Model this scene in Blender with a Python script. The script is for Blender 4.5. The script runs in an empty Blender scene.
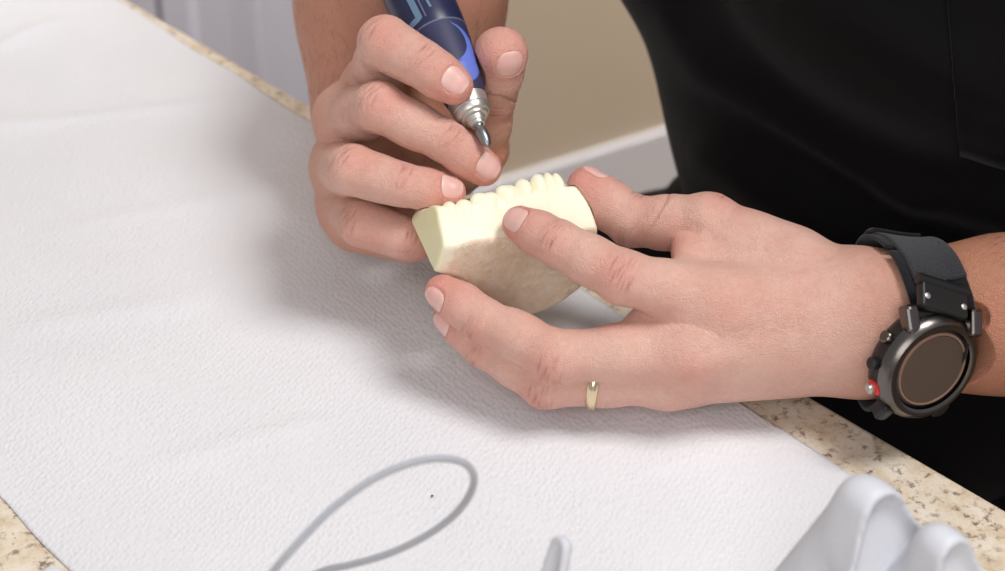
import bpy, math, random
import numpy as np
from mathutils import Vector, Matrix

random.seed(4); rng = np.random.default_rng(4)
S = bpy.context.scene
COL = S.collection

# ------------------------------------------------------------------ camera frame
FPX = 2000.0
PITCH = math.radians(35.0)
CAM = np.array([0.0, -0.66, 0.528])
sp, cp = math.sin(PITCH), math.cos(PITCH)
RX = np.array([1.0, 0, 0]); UP = np.array([0, sp, cp]); FW = np.array([0, cp, -sp])
M3 = np.stack([RX, UP, FW])            # rows


def J(px, py, d):
    """point seen at a pixel of the photograph at a given distance, in the camera's own metric axes"""
    return np.array([(px - 502.5) / FPX * d, -(py - 285.5) / FPX * d, d])


def c2w(p):
    return np.asarray(p) @ M3 + CAM


def w2c(p):
    return (np.asarray(p) - CAM) @ M3.T


def PW(px, py, d):
    return c2w(J(px, py, d))


def on_z(px, py, z=0.0):
    r = J(px, py, 1.0) @ M3
    return CAM + r * ((z - CAM[2]) / r[2])


def nrm(v):
    v = np.asarray(v, float); return v / np.linalg.norm(v)


# ------------------------------------------------------------------ materials
def lin(c):
    return tuple(((x / 255) / 12.92 if x / 255 <= .04045 else ((x / 255 + .055) / 1.055) ** 2.4) for x in c)


class NT:
    def __init__(self, name):
        m = bpy.data.materials.new(name); m.use_nodes = True
        self.m = m; self.t = m.node_tree; self.b = self.t.nodes['Principled BSDF']

    def n(self, typ, **kw):
        x = self.t.nodes.new(typ)
        for k, v in kw.items():
            if k.startswith('i_'):
                x.inputs[k[2:].replace('_', ' ')].default_value = v
            else:
                setattr(x, k, v)
        return x

    def l(self, a, b):
        self.t.links.new(a, b)

    def mix(self, fac, a, b, blend='MIX'):
        x = self.n('ShaderNodeMix', data_type='RGBA', blend_type=blend)
        for sock, v in ((x.inputs[0], fac), (x.inputs[6], a), (x.inputs[7], b)):
            if isinstance(v, bpy.types.NodeSocket): self.l(v, sock)
            elif isinstance(v, (int, float)): sock.default_value = v
            else: sock.default_value = (*v[:3], 1)
        return x.outputs[2]

    def noise(self, scale, detail=4, rough=.55, vec=None):
        x = self.n('ShaderNodeTexNoise'); x.inputs['Scale'].default_value = scale
        x.inputs['Detail'].default_value = detail; x.inputs['Roughness'].default_value = rough
        if vec is not None: self.l(vec, x.inputs['Vector'])
        return x.outputs['Fac']

    def pos(self):
        return self.n('ShaderNodeNewGeometry').outputs['Position']

    def attr(self, name):
        return self.n('ShaderNodeAttribute', attribute_name=name).outputs['Fac']

    def ramp(self, fac, stops):
        x = self.n('ShaderNodeValToRGB'); self.l(fac, x.inputs[0])
        e = x.color_ramp.elements
        while len(e) < len(stops): e.new(.5)
        for q, (p, c) in zip(e, stops):
            q.position = p; q.color = (*c[:3], 1) if not isinstance(c, (int, float)) else (c, c, c, 1)
        return x.outputs[0]

    def bump(self, h, strength=.3, dist=.001, prev=None):
        x = self.n('ShaderNodeBump'); x.inputs['Strength'].default_value = strength; x.inputs['Distance'].default_value = dist
        self.l(h, x.inputs['Height'])
        if prev is not None: self.l(prev, x.inputs['Normal'])
        return x.outputs[0]

    def math(self, op, a, b=0.0):
        x = self.n('ShaderNodeMath', operation=op)
        for s, v in ((x.inputs[0], a), (x.inputs[1], b)):
            if isinstance(v, bpy.types.NodeSocket): self.l(v, s)
            else: s.default_value = v
        return x.outputs[0]

    def set(self, **kw):
        for k, v in kw.items():
            s = self.b.inputs[k.replace('_', ' ')]
            if isinstance(v, bpy.types.NodeSocket): self.l(v, s)
            elif isinstance(v, tuple) and len(v) == 3 and s.type == 'RGBA': s.default_value = (*v, 1)
            else: s.default_value = v
        return self.m


def plain(name, col, rough=.5, metal=0.0, nscale=60, namt=.08, bump=.0, **kw):
    t = NT(name); c = lin(col)
    f = t.noise(nscale, 3)
    base = t.mix(f, tuple(x * (1 - namt) for x in c), tuple(min(1, x * (1 + namt)) for x in c))
    t.set(Base_Color=base, Roughness=rough, Metallic=metal, **kw)
    if bump: t.set(Normal=t.bump(t.noise(nscale * 6, 3), bump, .0004))
    return t.m


def mat_skin():
    t = NT('skin'); P = t.pos()
    arm = t.attr('arm'); red = t.attr('red'); dry = t.attr('crease'); dk = t.attr('tan')
    hand = lin((229, 186, 169)); armc = lin((184, 124, 92)); tanc = lin((206, 152, 128))
    c = t.mix(arm, hand, armc)
    c = t.mix(dk, c, tanc)
    c = t.mix(t.math('MULTIPLY', red, .75), c, lin((220, 130, 118)))
    m1 = t.ramp(t.noise(55, 4, .6, P), [(.35, 0.0), (.7, 1.0)])
    c = t.mix(t.math('MULTIPLY', m1, .30), c, lin((210, 132, 116)))
    m2 = t.ramp(t.noise(420, 3, .6, P), [(.4, 0.0), (.75, 1.0)])
    c = t.mix(t.math('MULTIPLY', m2, .16), c, lin((190, 120, 96)))
    c = t.mix(t.math('MULTIPLY', dry, .7), c, lin((158, 88, 70)))  # browner tint along the skin folds
    v = t.n('ShaderNodeTexVoronoi', feature='DISTANCE_TO_EDGE'); v.inputs['Scale'].default_value = 900
    t.l(P, v.inputs['Vector'])
    h1 = t.ramp(v.outputs['Distance'], [(0, 0.0), (.25, 1.0)])
    b = t.bump(h1, .6, .0004)
    b = t.bump(t.noise(330, 6, .75, P), .75, .0010, b)
    t.set(Base_Color=c, Roughness=.5, Normal=b, Subsurface_Weight=.14, Subsurface_Scale=.004)
    t.b.inputs['Subsurface Radius'].default_value = (1.0, .35, .2)
    t.b.inputs['Specular IOR Level'].default_value = .38
    return t.m


def mat_nail():
    t = NT('fingernail'); u = t.attr('along')
    c = t.ramp(u, [(0, lin((226, 180, 166))), (.14, lin((230, 190, 178))), (.34, lin((227, 178, 168))), (.84, lin((226, 174, 165))),
                   (.93, lin((230, 188, 176))), (1, lin((230, 190, 178)))])
    t.set(Base_Color=c, Roughness=.33, Normal=t.bump(t.noise(500, 3), .12, .0003), Subsurface_Weight=.15, Subsurface_Scale=.002)
    return t.m


def mat_paper():
    t = NT('embossed_paper'); P = t.pos()
    mp = t.n('ShaderNodeMapping'); mp.inputs['Rotation'].default_value = (0, 0, math.radians(40)); mp.inputs['Scale'].default_value = (1, .62, 1)
    t.l(P, mp.inputs['Vector'])
    v = t.n('ShaderNodeTexVoronoi', feature='F1'); v.inputs['Scale'].default_value = 500; v.inputs['Randomness'].default_value = .6
    t.l(mp.outputs[0], v.inputs['Vector'])
    b = t.bump(v.outputs['Distance'], .50, .0010)
    b = t.bump(t.noise(900, 3, .6, P), .25, .0005, b)
    c = t.mix(t.noise(14, 3, .5, P), lin((220, 219, 222)), lin((230, 229, 231)))
    t.set(Base_Color=c, Roughness=.92, Normal=b)
    t.b.inputs['Specular IOR Level'].default_value = .12
    return t.m


def mat_granite():
    t = NT('granite'); P = t.pos()
    n1 = t.noise(70, 6, .7, P); n2 = t.noise(190, 5, .7, P); n3 = t.noise(38, 3, .5, P)
    c = t.ramp(n1, [(.3, lin((196, 172, 140))), (.48, lin((222, 206, 182))), (.62, lin((232, 222, 206))), (.75, lin((206, 186, 160)))])
    c = t.mix(t.ramp(n2, [(.53, 0.0), (.64, .8)]), c, lin((134, 106, 84)))
    c = t.mix(t.ramp(t.noise(95, 5, .75, P), [(.58, 0.0), (.66, .85)]), c, lin((104, 84, 78)))
    c = t.mix(t.ramp(n3, [(.6, 0.0), (.75, .35)]), c, lin((188, 160, 124)))
    t.set(Base_Color=c, Roughness=.32)
    return t.m


def mat_cast():
    t = NT('dental_stone'); P = t.pos(); cut = t.attr('cut'); heel = t.attr('heel')
    y = t.mix(t.noise(120, 4, .6, P), lin((243, 238, 208)), lin((248, 244, 220)))
    y = t.mix(heel, y, lin((237, 229, 182)))
    bg = t.ramp(t.noise(150, 5, .7, P), [(.3, lin((228, 202, 170))), (.5, lin((238, 216, 188))), (.7, lin((244, 228, 206)))])
    bg = t.mix(t.ramp(t.noise(260, 3, .6, P), [(.62, 0.0), (.7, .8)]), bg, lin((244, 236, 220)))
    e = t.math('ADD', cut, t.math('MULTIPLY', t.math('SUBTRACT', t.noise(260, 3, .6, P), .5), .9))
    c = t.mix(t.ramp(e, [(.45, 0.0), (.6, 1.0)]), y, bg)
    b = t.bump(t.noise(700, 4, .6, P), .12, .0004)
    b = t.bump(t.math('MULTIPLY', t.noise(330, 5, .75, P), cut), .8, .0016, b)
    t.set(Base_Color=c, Roughness=.62, Normal=b, Subsurface_Weight=.08, Subsurface_Scale=.003)
    return t.m


def mat_cloth(name, col, scale=1500, rough=.8, sheen=.06, bs=.12):
    t = NT(name); P = t.pos(); c = lin(col)
    f = t.noise(60, 4, .6, P)
    base = t.mix(f, tuple(x * .8 for x in c), tuple(x * 1.25 for x in c))
    lint = t.ramp(t.noise(1100, 2, .5, P), [(.74, 0.0), (.8, .35)])
    base = t.mix(lint, base, tuple(min(1, x * 5 + .01) for x in c))
    w = t.n('ShaderNodeTexWave'); w.inputs['Scale'].default_value = scale; t.l(P, w.inputs['Vector'])
    b = t.bump(w.outputs['Fac'], bs, .0003)
    if bs > .2: b = t.bump(t.noise(1800, 3, .6, P), bs, .0006, b)
    t.set(Base_Color=base, Roughness=rough, Normal=b, Sheen_Weight=sheen, Sheen_Roughness=.5)
    t.b.inputs['Specular IOR Level'].default_value = .12
    return t.m


M = {}
M['skin'] = mat_skin(); M['nail'] = mat_nail(); M['paper'] = mat_paper(); M['granite'] = mat_granite(); M['cast'] = mat_cast()
M['hair'] = plain('brown_hair', (74, 50, 36), .5)
M['shirt'] = mat_cloth('black_twill', (9, 7, 8)); M['trouser'] = mat_cloth('black_trouser_cloth', (11, 10, 14))
M['strap'] = mat_cloth('black_webbing', (24, 24, 27), 900, .8, .2, .5)
M['velcro'] = mat_cloth('dark_velcro', (46, 46, 50), 700, .95, .3, .9)
M['navy'] = plain('navy_plastic', (37, 39, 72), .36)
M['navy_grip'] = plain('navy_matte_plastic', (45, 47, 80), .55)
M['blue'] = plain('bright_blue_plastic', (98, 118, 204), .45)
M['paleblue'] = plain('pale_blue_print', (98, 126, 150), .5)
M['greyprint'] = plain('grey_print', (98, 100, 124), .5)
M['steel'] = plain('brushed_steel', (206, 202, 196), .38, .8, 300, .12)
M['bur'] = plain('carbide_steel', (150, 152, 155), .34, .9, 300, .12)
M['gold'] = plain('pale_gold', (232, 214, 178), .2, 1.0)
M['gem'] = plain('diamond', (236, 236, 240), .05, 0, 400, .05)
M['case'] = plain('gunmetal', (112, 106, 102), .26, 1.0, 200, .1)
M['caseblack'] = plain('black_resin', (22, 21, 22), .4)
M['lens'] = plain('watch_display', (84, 70, 60), .3)
M['lensring'] = plain('brown_inner_ring', (138, 106, 90), .3)
M['red'] = plain('red_button_paint', (226, 30, 34), .35)
M['greyplastic'] = plain('grey_plastic', (206, 207, 213), .5, bump=.05)
M['greycable'] = plain('grey_cable', (164, 166, 172), .45)
M['wall'] = plain('beige_wall_paint', (184, 167, 145), .8, 0, 30, .03)
M['white'] = plain('white_trim_paint', (200, 198, 200), .5, 0, 20, .02)
M['cabinet'] = plain('grey_white_cabinet_paint', (226, 222, 230), .5, 0, 20, .02)
M['floor'] = plain('brown_floor', (132, 112, 90), .6, 0, 12, .12)
M['shoe'] = plain('black_leather', (20, 19, 20), .4)


# ------------------------------------------------------------------ object helpers
def link(o, parent=None):
    COL.objects.link(o)
    if parent is not None: o.parent = parent
    return o


def mesh(name, V, Fs, mat, parent=None, smooth=True, world=True):
    """V n x 3 (world), Fs list/array of faces"""
    me = bpy.data.meshes.new(name)
    if isinstance(Fs, np.ndarray):
        n, k = Fs.shape
        me.vertices.add(len(V)); me.vertices.foreach_set('co', np.asarray(V, np.float32).ravel())
        me.loops.add(n * k); me.loops.foreach_set('vertex_index', Fs.astype(np.int32).ravel())
        me.polygons.add(n); me.polygons.foreach_set('loop_start', np.arange(0, n * k, k, dtype=np.int32))
        me.polygons.foreach_set('loop_total', np.full(n, k, np.int32))
        me.update(calc_edges=True); me.validate()
    else:
        me.from_pydata([tuple(map(float, v)) for v in V], [], [tuple(map(int, f)) for f in Fs]); me.update()
    me.polygons.foreach_set('use_smooth', [smooth] * len(me.polygons))
    for m in (mat if isinstance(mat, (list, tuple)) else [mat]): me.materials.append(m)
    o = bpy.data.objects.new(name, me)
    return link(o, parent)


def tag(o, label, cat, group=None, kind=None):
    o['label'] = label; o['category'] = cat
    if group: o['group'] = group
    if kind: o['kind'] = kind
    return o


def empty(name, loc, label, cat, group=None):
    o = bpy.data.objects.new(name, None); o.location = Vector(loc); o.empty_display_size = .02
    link(o); tag(o, label, cat, group)
    bpy.context.view_layer.update()
    return o


def adopt(child, parent):
    """parent while keeping the world place"""
    child.parent = parent
    child.matrix_parent_inverse = Matrix.Translation(parent.location).inverted()
    return child


def set_attr(o, name, vals):
    a = o.data.attributes.new(name, 'FLOAT', 'POINT'); a.data.foreach_set('value', np.asarray(vals, np.float32))


def fix_normals(o):
    import bmesh
    bm = bmesh.new(); bm.from_mesh(o.data); bmesh.ops.recalc_face_normals(bm, faces=bm.faces); bm.to_mesh(o.data); bm.free()


def bevel(o, w, seg=3):
    m = o.modifiers.new('bevel', 'BEVEL'); m.width = w; m.segments = seg; m.limit_method = 'ANGLE'; m.angle_limit = math.radians(35)
    return o


def frame_from(axis, up):
    a = nrm(axis); u = np.asarray(up, float); u = nrm(u - a * (u @ a)); s = np.cross(a, u)
    return a, u, s


def box(name, c, ax, half, mat, parent=None, bev=0.0):
    """oriented box: centre, 3 axes rows, half sizes (world)"""
    ax = np.asarray(ax); V = []
    for i in (-1, 1):
        for j in (-1, 1):
            for k in (-1, 1):
                V.append(np.asarray(c) + ax[0] * half[0] * i + ax[1] * half[1] * j + ax[2] * half[2] * k)
    F = [(0, 1, 3, 2), (4, 6, 7, 5), (0, 4, 5, 1), (2, 3, 7, 6), (0, 2, 6, 4), (1, 5, 7, 3)]
    o = mesh(name, V, F, mat, parent, smooth=False); fix_normals(o)
    if bev: bevel(o, bev)
    return o


def lathe(name, p0, axis, prof, mat, parent=None, n=48, up=(0, 0, 1), cap=True):
    """prof: list of (distance along axis, radius)"""
    a, u, s = frame_from(axis, up); V = []; F = []
    for (t, r) in prof:
        for k in range(n):
            th = 2 * math.pi * k / n
            V.append(np.asarray(p0) + a * t + (u * math.cos(th) + s * math.sin(th)) * max(r, 1e-6))
    for i in range(len(prof) - 1):
        for k in range(n):
            F.append((i * n + k, i * n + (k + 1) % n, (i + 1) * n + (k + 1) % n, (i + 1) * n + k))
    if cap:
        F.append(tuple(range(n))[::-1]); F.append(tuple(range((len(prof) - 1) * n, len(prof) * n)))
    o = mesh(name, V, F, mat, parent); fix_normals(o)
    m = o.modifiers.new('edge', 'EDGE_SPLIT'); m.split_angle = math.radians(38)
    return o


def catmull(P, n=12, closed=False):
    P = np.asarray(P, float); out = []
    N = len(P); rngi = range(N if closed else N - 1)
    for i in rngi:
        g = (lambda j: P[j % N]) if closed else (lambda j: P[min(max(j, 0), N - 1)])
        p0, p1, p2, p3 = g(i - 1), g(i), g(i + 1), g(i + 2)
        for t in np.linspace(0, 1, n, endpoint=False):
            out.append(.5 * ((2 * p1) + (-p0 + p2) * t + (2 * p0 - 5 * p1 + 4 * p2 - p3) * t * t + (-p0 + 3 * p1 - 3 * p2 + p3) * t ** 3))
    if not closed: out.append(P[-1])
    return np.array(out)


def tube(name, path, r, mat, parent=None, n=16, closed=False):
    path = np.asarray(path); N = len(path); V = []; F = []
    T = np.gradient(path, axis=0); T /= np.linalg.norm(T, axis=1)[:, None]
    u = np.cross(T[0], [0, 0, 1.0]); u = nrm(u if np.linalg.norm(u) > 1e-3 else [1, 0, 0])
    for i in range(N):
        u = nrm(u - T[i] * (u @ T[i])); w = np.cross(T[i], u); ri = r[i] if hasattr(r, '__len__') else r
        for k in range(n):
            th = 2 * math.pi * k / n; V.append(path[i] + (u * math.cos(th) + w * math.sin(th)) * ri)
    for i in range(N - 1):
        for k in range(n):
            F.append((i * n + k, i * n + (k + 1) % n, (i + 1) * n + (k + 1) % n, (i + 1) * n + k))
    F.append(tuple(range(n))[::-1]); F.append(tuple(range((N - 1) * n, N * n)))
    o = mesh(name, V, F, mat, parent); fix_normals(o)
    return o


# ------------------------------------------------------------------ distance fields
def dot(a, b): return np.einsum('ij,j->i', a, b)


def rcone(p, a, b, r1, r2):
    ba = b - a; l2 = ba @ ba; rr = r1 - r2
    if l2 < 1e-12 or rr * rr >= l2:
        return np.linalg.norm(p - (a if r1 > r2 else b), axis=1) - max(r1, r2)
    a2 = l2 - rr * rr; il2 = 1 / l2
    pa = p - a; y = pa @ ba; z = y - l2
    q = pa * l2 - np.outer(y, ba); x2 = np.einsum('ij,ij->i', q, q)
    y2 = y * y * l2; z2 = z * z * l2
    k = math.copysign(1, rr) * rr * rr * x2
    d = (np.sqrt(x2 * a2 * il2) + y * rr) * il2 - r1
    c1 = np.sign(z) * a2 * z2 > k
    c2 = ~c1 & (np.sign(y) * a2 * y2 < k)
    d = np.where(c1, np.sqrt(x2 + z2) * il2 - r2, d)
    d = np.where(c2, np.sqrt(x2 + y2) * il2 - r1, d)
    return d


def smin(a, b, k):
    k = np.maximum(k, 1e-6)
    h = np.maximum(k - np.abs(a - b), 0) / k
    return np.minimum(a, b) - h * h * k * .25


def smax(a, b, k): return -smin(-a, -b, k)


def ellip(p, c, ax, r):
    q = (p - c) @ np.asarray(ax).T
    k0 = np.linalg.norm(q / r, axis=1); k1 = np.linalg.norm(q / (np.asarray(r) ** 2), axis=1)
    return k0 * (k0 - 1) / np.maximum(k1, 1e-9)


def poly2d(p, V):
    d = np.full(len(p), 1e9); s = np.ones(len(p)); n = len(V)
    for i in range(n):
        a = V[i]; b = V[i - 1]; e = b - a; w = p - a
        t = np.clip((w @ e) / (e @ e), 0, 1); bb = w - np.outer(t, e)
        d = np.minimum(d, np.einsum('ij,ij->i', bb, bb))
        c1 = p[:, 1] >= a[1]; c2 = p[:, 1] < b[1]; c3 = e[0] * w[:, 1] > e[1] * w[:, 0]
        s = np.where((c1 & c2 & c3) | (~c1 & ~c2 & ~c3), -s, s)
    return s * np.sqrt(d)


def axis_coords(lo, hi, h, LO, HI, hmax=.012, g=1.13):
    x = list(np.arange(lo, hi + h, h)); s = h
    while x[-1] < HI: s = min(s * g, hmax); x.append(x[-1] + s)
    s = h; y = []; q = lo
    while q > LO: s = min(s * g, hmax); q -= s; y.append(q)
    return np.array(y[::-1] + x)


def nets(f, ax, ay, az, B=16, smooth=3, slack=1.25):
    """surface nets over the active blocks of a rectilinear grid; f(points, block centre, block radius)"""
    nx, ny, nz = len(ax), len(ay), len(az)
    ids, pos, edges = [], [], []
    cx, cy, cz = nx - 1, ny - 1, nz - 1
    cen = []
    for i in range(0, cx, B):
        for j in range(0, cy, B):
            for k in range(0, cz, B):
                hi = (min(i + B, cx), min(j + B, cy), min(k + B, cz))
                lo_ = np.array([ax[i], ay[j], az[k]]); hi_ = np.array([ax[hi[0]], ay[hi[1]], az[hi[2]]])
                cen.append((i, j, k, *hi, *(.5 * (lo_ + hi_)), .5 * np.linalg.norm(hi_ - lo_)))
    cen = np.array(cen); d0 = np.empty(len(cen))
    for q in range(0, len(cen), 40000):
        d0[q:q + 40000] = f(cen[q:q + 40000, 6:9], None, None)
    for row in cen[np.abs(d0) < cen[:, 9] * slack + .002]:
        i, j, k, i1, j1, k1 = row[:6].astype(int)
        gx, gy, gz = ax[i:i1 + 1], ay[j:j1 + 1], az[k:k1 + 1]
        X, Y, Z = np.meshgrid(gx, gy, gz, indexing='ij')
        P = np.stack([X, Y, Z], -1).reshape(-1, 3)
        D = f(P, row[6:9], row[9]).reshape(X.shape); In = D < 0
        if In.all() or not In.any(): continue
        a, b, c = X.shape[0] - 1, X.shape[1] - 1, X.shape[2] - 1
        cnt = sum(In[x:x + a, y:y + b, z:z + c].astype(np.int8) for x in (0, 1) for y in (0, 1) for z in (0, 1))
        act = (cnt > 0) & (cnt < 8)
        I, Jj, K = np.nonzero(act)
        acc = np.zeros((len(I), 3)); num = np.zeros(len(I))
        for (o1, o2) in [((x, y, z), (x + (q == 0), y + (q == 1), z + (q == 2))) for q in range(3) for x in (0, 1) for y in (0, 1) for z in (0, 1)
                         if (x, y, z)[q] == 0]:
            d1 = D[I + o1[0], Jj + o1[1], K + o1[2]]; d2 = D[I + o2[0], Jj + o2[1], K + o2[2]]
            m = (d1 < 0) != (d2 < 0); t = np.where(m, d1 / np.where(m, d1 - d2, 1), 0)
            p1 = np.stack([gx[I + o1[0]], gy[Jj + o1[1]], gz[K + o1[2]]], -1); p2 = np.stack([gx[I + o2[0]], gy[Jj + o2[1]], gz[K + o2[2]]], -1)
            acc += np.where(m[:, None], p1 + (p2 - p1) * t[:, None], 0); num += m
        ids.append(((I + i).astype(np.int64) * cy + (Jj + j)) * cz + (K + k)); pos.append(acc / num[:, None])
        for q in range(3):
            sl1 = In[:a, :b, :c]; sl2 = In[1:, :b, :c] if q == 0 else In[:a, 1:, :c] if q == 1 else In[:a, :b, 1:]
            e = np.nonzero(sl1 != sl2)
            if len(e[0]): edges.append(np.stack([np.full(len(e[0]), q), e[0] + i, e[1] + j, e[2] + k, sl1[e]], -1))
    ids = np.concatenate(ids); pos = np.concatenate(pos); E = np.concatenate(edges)
    o = np.argsort(ids); ids = ids[o]; pos = pos[o]
    q, I, Jj, K, sgn = E.T
    ok = np.where(q == 0, (Jj > 0) & (K > 0), np.where(q == 1, (I > 0) & (K > 0), (I > 0) & (Jj > 0)))
    q, I, Jj, K, sgn = (x[ok] for x in (q, I, Jj, K, sgn))
    d1 = np.stack([q == 2, q == 0, q == 1], -1).astype(int); d2 = np.stack([q == 1, q == 2, q == 0], -1).astype(int)
    base = np.stack([I, Jj, K], -1)
    lid = lambda v: np.searchsorted(ids, (v[:, 0].astype(np.int64) * cy + v[:, 1]) * cz + v[:, 2])
    Fq = np.stack([lid(base - d1 - d2), lid(base - d2), lid(base), lid(base - d1)], -1)
    Fq[sgn == 0] = Fq[sgn == 0][:, ::-1]
    Fq = Fq[:, ::-1]                       # the camera axes are left handed
    good = (Fq < len(ids)).all(1); Fq = Fq[good]
    ed = np.concatenate([Fq[:, [0, 1]], Fq[:, [1, 2]], Fq[:, [2, 3]], Fq[:, [3, 0]]])
    deg = np.bincount(ed.ravel(), minlength=len(pos)).astype(float)
    for it in range(smooth):
        for lam in (.5, -.52):
            s = np.zeros_like(pos)
            for x in range(3):
                s[:, x] = np.bincount(ed[:, 0], pos[ed[:, 1], x], len(pos)) + np.bincount(ed[:, 1], pos[ed[:, 0], x], len(pos))
            pos = pos + lam * (s / np.maximum(deg, 1)[:, None] - pos)
    return pos, Fq


def mesh_normals(o):
    n = np.empty(len(o.data.vertices) * 3, np.float32); o.data.vertices.foreach_get('normal', n)
    return n.reshape(-1, 3)

exec_marker = None

# ------------------------------------------------------------------ the dental cast (its shape is also carved out of the fingertips)
tv = lambda x, y, t: np.array([x, y, -t])          # (right, up, towards the viewer) -> camera axes
cA = J(443, 245, .823)
n_b = nrm(tv(.324, -.653, .685)); n_w = nrm(tv(.267, .444, .856))
ub = nrm(np.cross(n_b, n_w)); ub = ub if ub[0] > 0 else -ub
vb = np.cross(n_b, ub); vb = vb if vb[1] < 0 else -vb


def on_plane(px, py, p0, n):
    r = J(px, py, 1.0); return r * ((p0 @ n) / (r @ n))


def cast_ab(p): return np.array([(p - cA) @ ub, (p - cA) @ vb])


Dpix = [(434, 273), (457, 279), (476, 291), (495, 303), (512, 312), (529, 317), (548, 311), (564, 302), (580, 290), (592, 275), (600, 258), (598, 237)]
Dab = [cast_ab(on_plane(x, y, cA, n_b)) for x, y in Dpix]
a0 = np.array([0, 0.0]); eL = nrm(a0 - Dab[0]); eR = nrm(np.array([-.1, -1.0]))
DPOLY = np.array([Dab[0], *Dab[1:], Dab[-1] + eR * .022, a0 + eL * .022])
wtl = on_plane(438, 209, cA, n_w); wtr = on_plane(568, 187, cA, n_w)
e_ax = -n_b
backp = on_plane(434, 273, cA, n_b) + e_ax * .042
n_t = nrm(np.cross(wtr - wtl, backp - wtl)); n_t = n_t if n_t @ e_ax > 0 else -n_t
TEETH = [(446, 204, 6.6, 0), (460, 202, 8.0, 0), (481, 195, 11.5, 2), (503, 187.5, 9.4, 1), (519, 181.5, 7.4, 0), (534, 176.5, 7.0, 0), (545, 174.5, 4.9, 3), (553.5, 175, 4.4, 3)]
WD = nrm(n_t - n_w * (n_t @ n_w))                   # up along the wall


def tooth_pts(i):
    x, y, w, kind = TEETH[i]
    top = on_plane(x, y, cA - n_w * .0042, n_w)
    return top, w / 1000


def tooth_sdf(i):
    top, w = tooth_pts(i); kind = TEETH[i][3]
    rw = w / 2
    inn = -n_w

    def f(p, c=None, R=None):
        if kind == 3:      # front tooth: chisel
            d = ellip(p, top - WD * .0046, (ub, WD, inn), (rw * 1.02, .0052, .0034))
            d = smin(d, ellip(p, top - WD * .0072, (ub, WD, inn), (rw * 1.02, .0050, .0046)), .002)
        else:
            d = ellip(p, top - WD * .0052, (ub, WD, inn), (rw * 1.04, .0050, .0054))
            cs = {2: [(-.25, .0012, .30), (.27, .0008, .30), (-.25, -.0032, .28), (.25, -.0032, .28)], 1: [(-.2, .0012, .32), (.22, .0008, .30), (0, -.003, .34)]}.get(kind, [(0, .0010, .44), (0, -.0028, .38)])
            for du, dn, rr in cs:
                d = smin(d, ellip(p, top + ub * du * w + n_w * dn - WD * .0030, (ub, WD, inn), (rr * w, .0030, rr * w * .95)), .0014)
            d = smin(d, ellip(p, top - WD * .0092, (ub, WD, inn), (rw * .94, .0065, .0049)), .002)
        return d
    return f


PITS = [(418, 239, .0008), (425, 257, .0007), (414, 228, .0005)]


def cast_base(p, c=None, R=None):
    q = p - cA
    ab = np.stack([q @ ub, q @ vb], -1)
    h = q @ e_ax
    d = poly2d(ab, DPOLY)
    d = smax(d, -h, .0022)
    d = smax(d, dot(q, n_w) + .0005 * np.sin(ab[:, 0] * 260), .0026)
    d = smax(d, (p - wtl) @ n_t, .0018)
    # gum bulges under each tooth
    for i, (x, y, w, k) in enumerate(TEETH):
        top, ww = tooth_pts(i)
        d = smin(d, ellip(p, top - WD * .0105, (ub, WD, -n_w), (ww * .47, .0062, .0046)), .0016)
    d = smin(d, ellip(p, on_plane(428, 217, cA - n_w * .006, n_w), np.eye(3), (.0085, .0040, .0055)), .005)
    d = smax(d, (p - hl) @ heel_n, .0015)
    d = smax(d, (p - on_plane(413, 216.5, hl, heel_n)) @ nrm(tv(-.75, .6, .1)), .002)
    for x, y, r in PITS:
        pp = pit_pts[(x, y)]
        d = smax(d, -(np.linalg.norm(p - pp, axis=1) - r), .0004)
    return d


hl = on_plane(434, 273, cA, n_b); heel_n = nrm(np.cross(e_ax, cA - hl)); heel_n = heel_n if heel_n[0] < 0 else -heel_n
pit_pts = {(x, y): on_plane(x, y, hl, heel_n) for x, y, r in PITS}


def cast_all(p):
    d = cast_base(p)
    for i in range(len(TEETH)): d = np.minimum(d, tooth_sdf(i)(p))
    return d


# ------------------------------------------------------------------ rotary handpiece axis
hp_tip = J(488.5, 146.5, .843); hp_top = J(419, 0, .879)
hp_a = nrm(hp_top - hp_tip)
HPROF = [(.0112, .0036), (.0148, .0042), (.0150, .0060), (.0165, .0074), (.0240, .0086), (.0250, .0090), (.034, .0104), (.045, .0121), (.056, .0135), (.066, .0144), (.075, .0147), (.125, .0147), (.130, .0134), (.138, .0125), (.142, .008)]



def handpiece_sdf(p):
    q = p - hp_tip; t = q @ hp_a; r = np.linalg.norm(q - np.outer(t, hp_a), axis=1)
    rr = np.interp(t, [x for x, _ in HPROF], [y for _, y in HPROF])
    d = (r - rr) * .95
    d = np.maximum(d, np.maximum(HPROF[0][0] - t, t - HPROF[-1][0]))
    bur = rcone(p, hp_tip + hp_a * .0012, hp_tip + hp_a * .016, .0012, .0021)
    return np.minimum(d, bur)


# ------------------------------------------------------------------ hands
mm = .001


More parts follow.
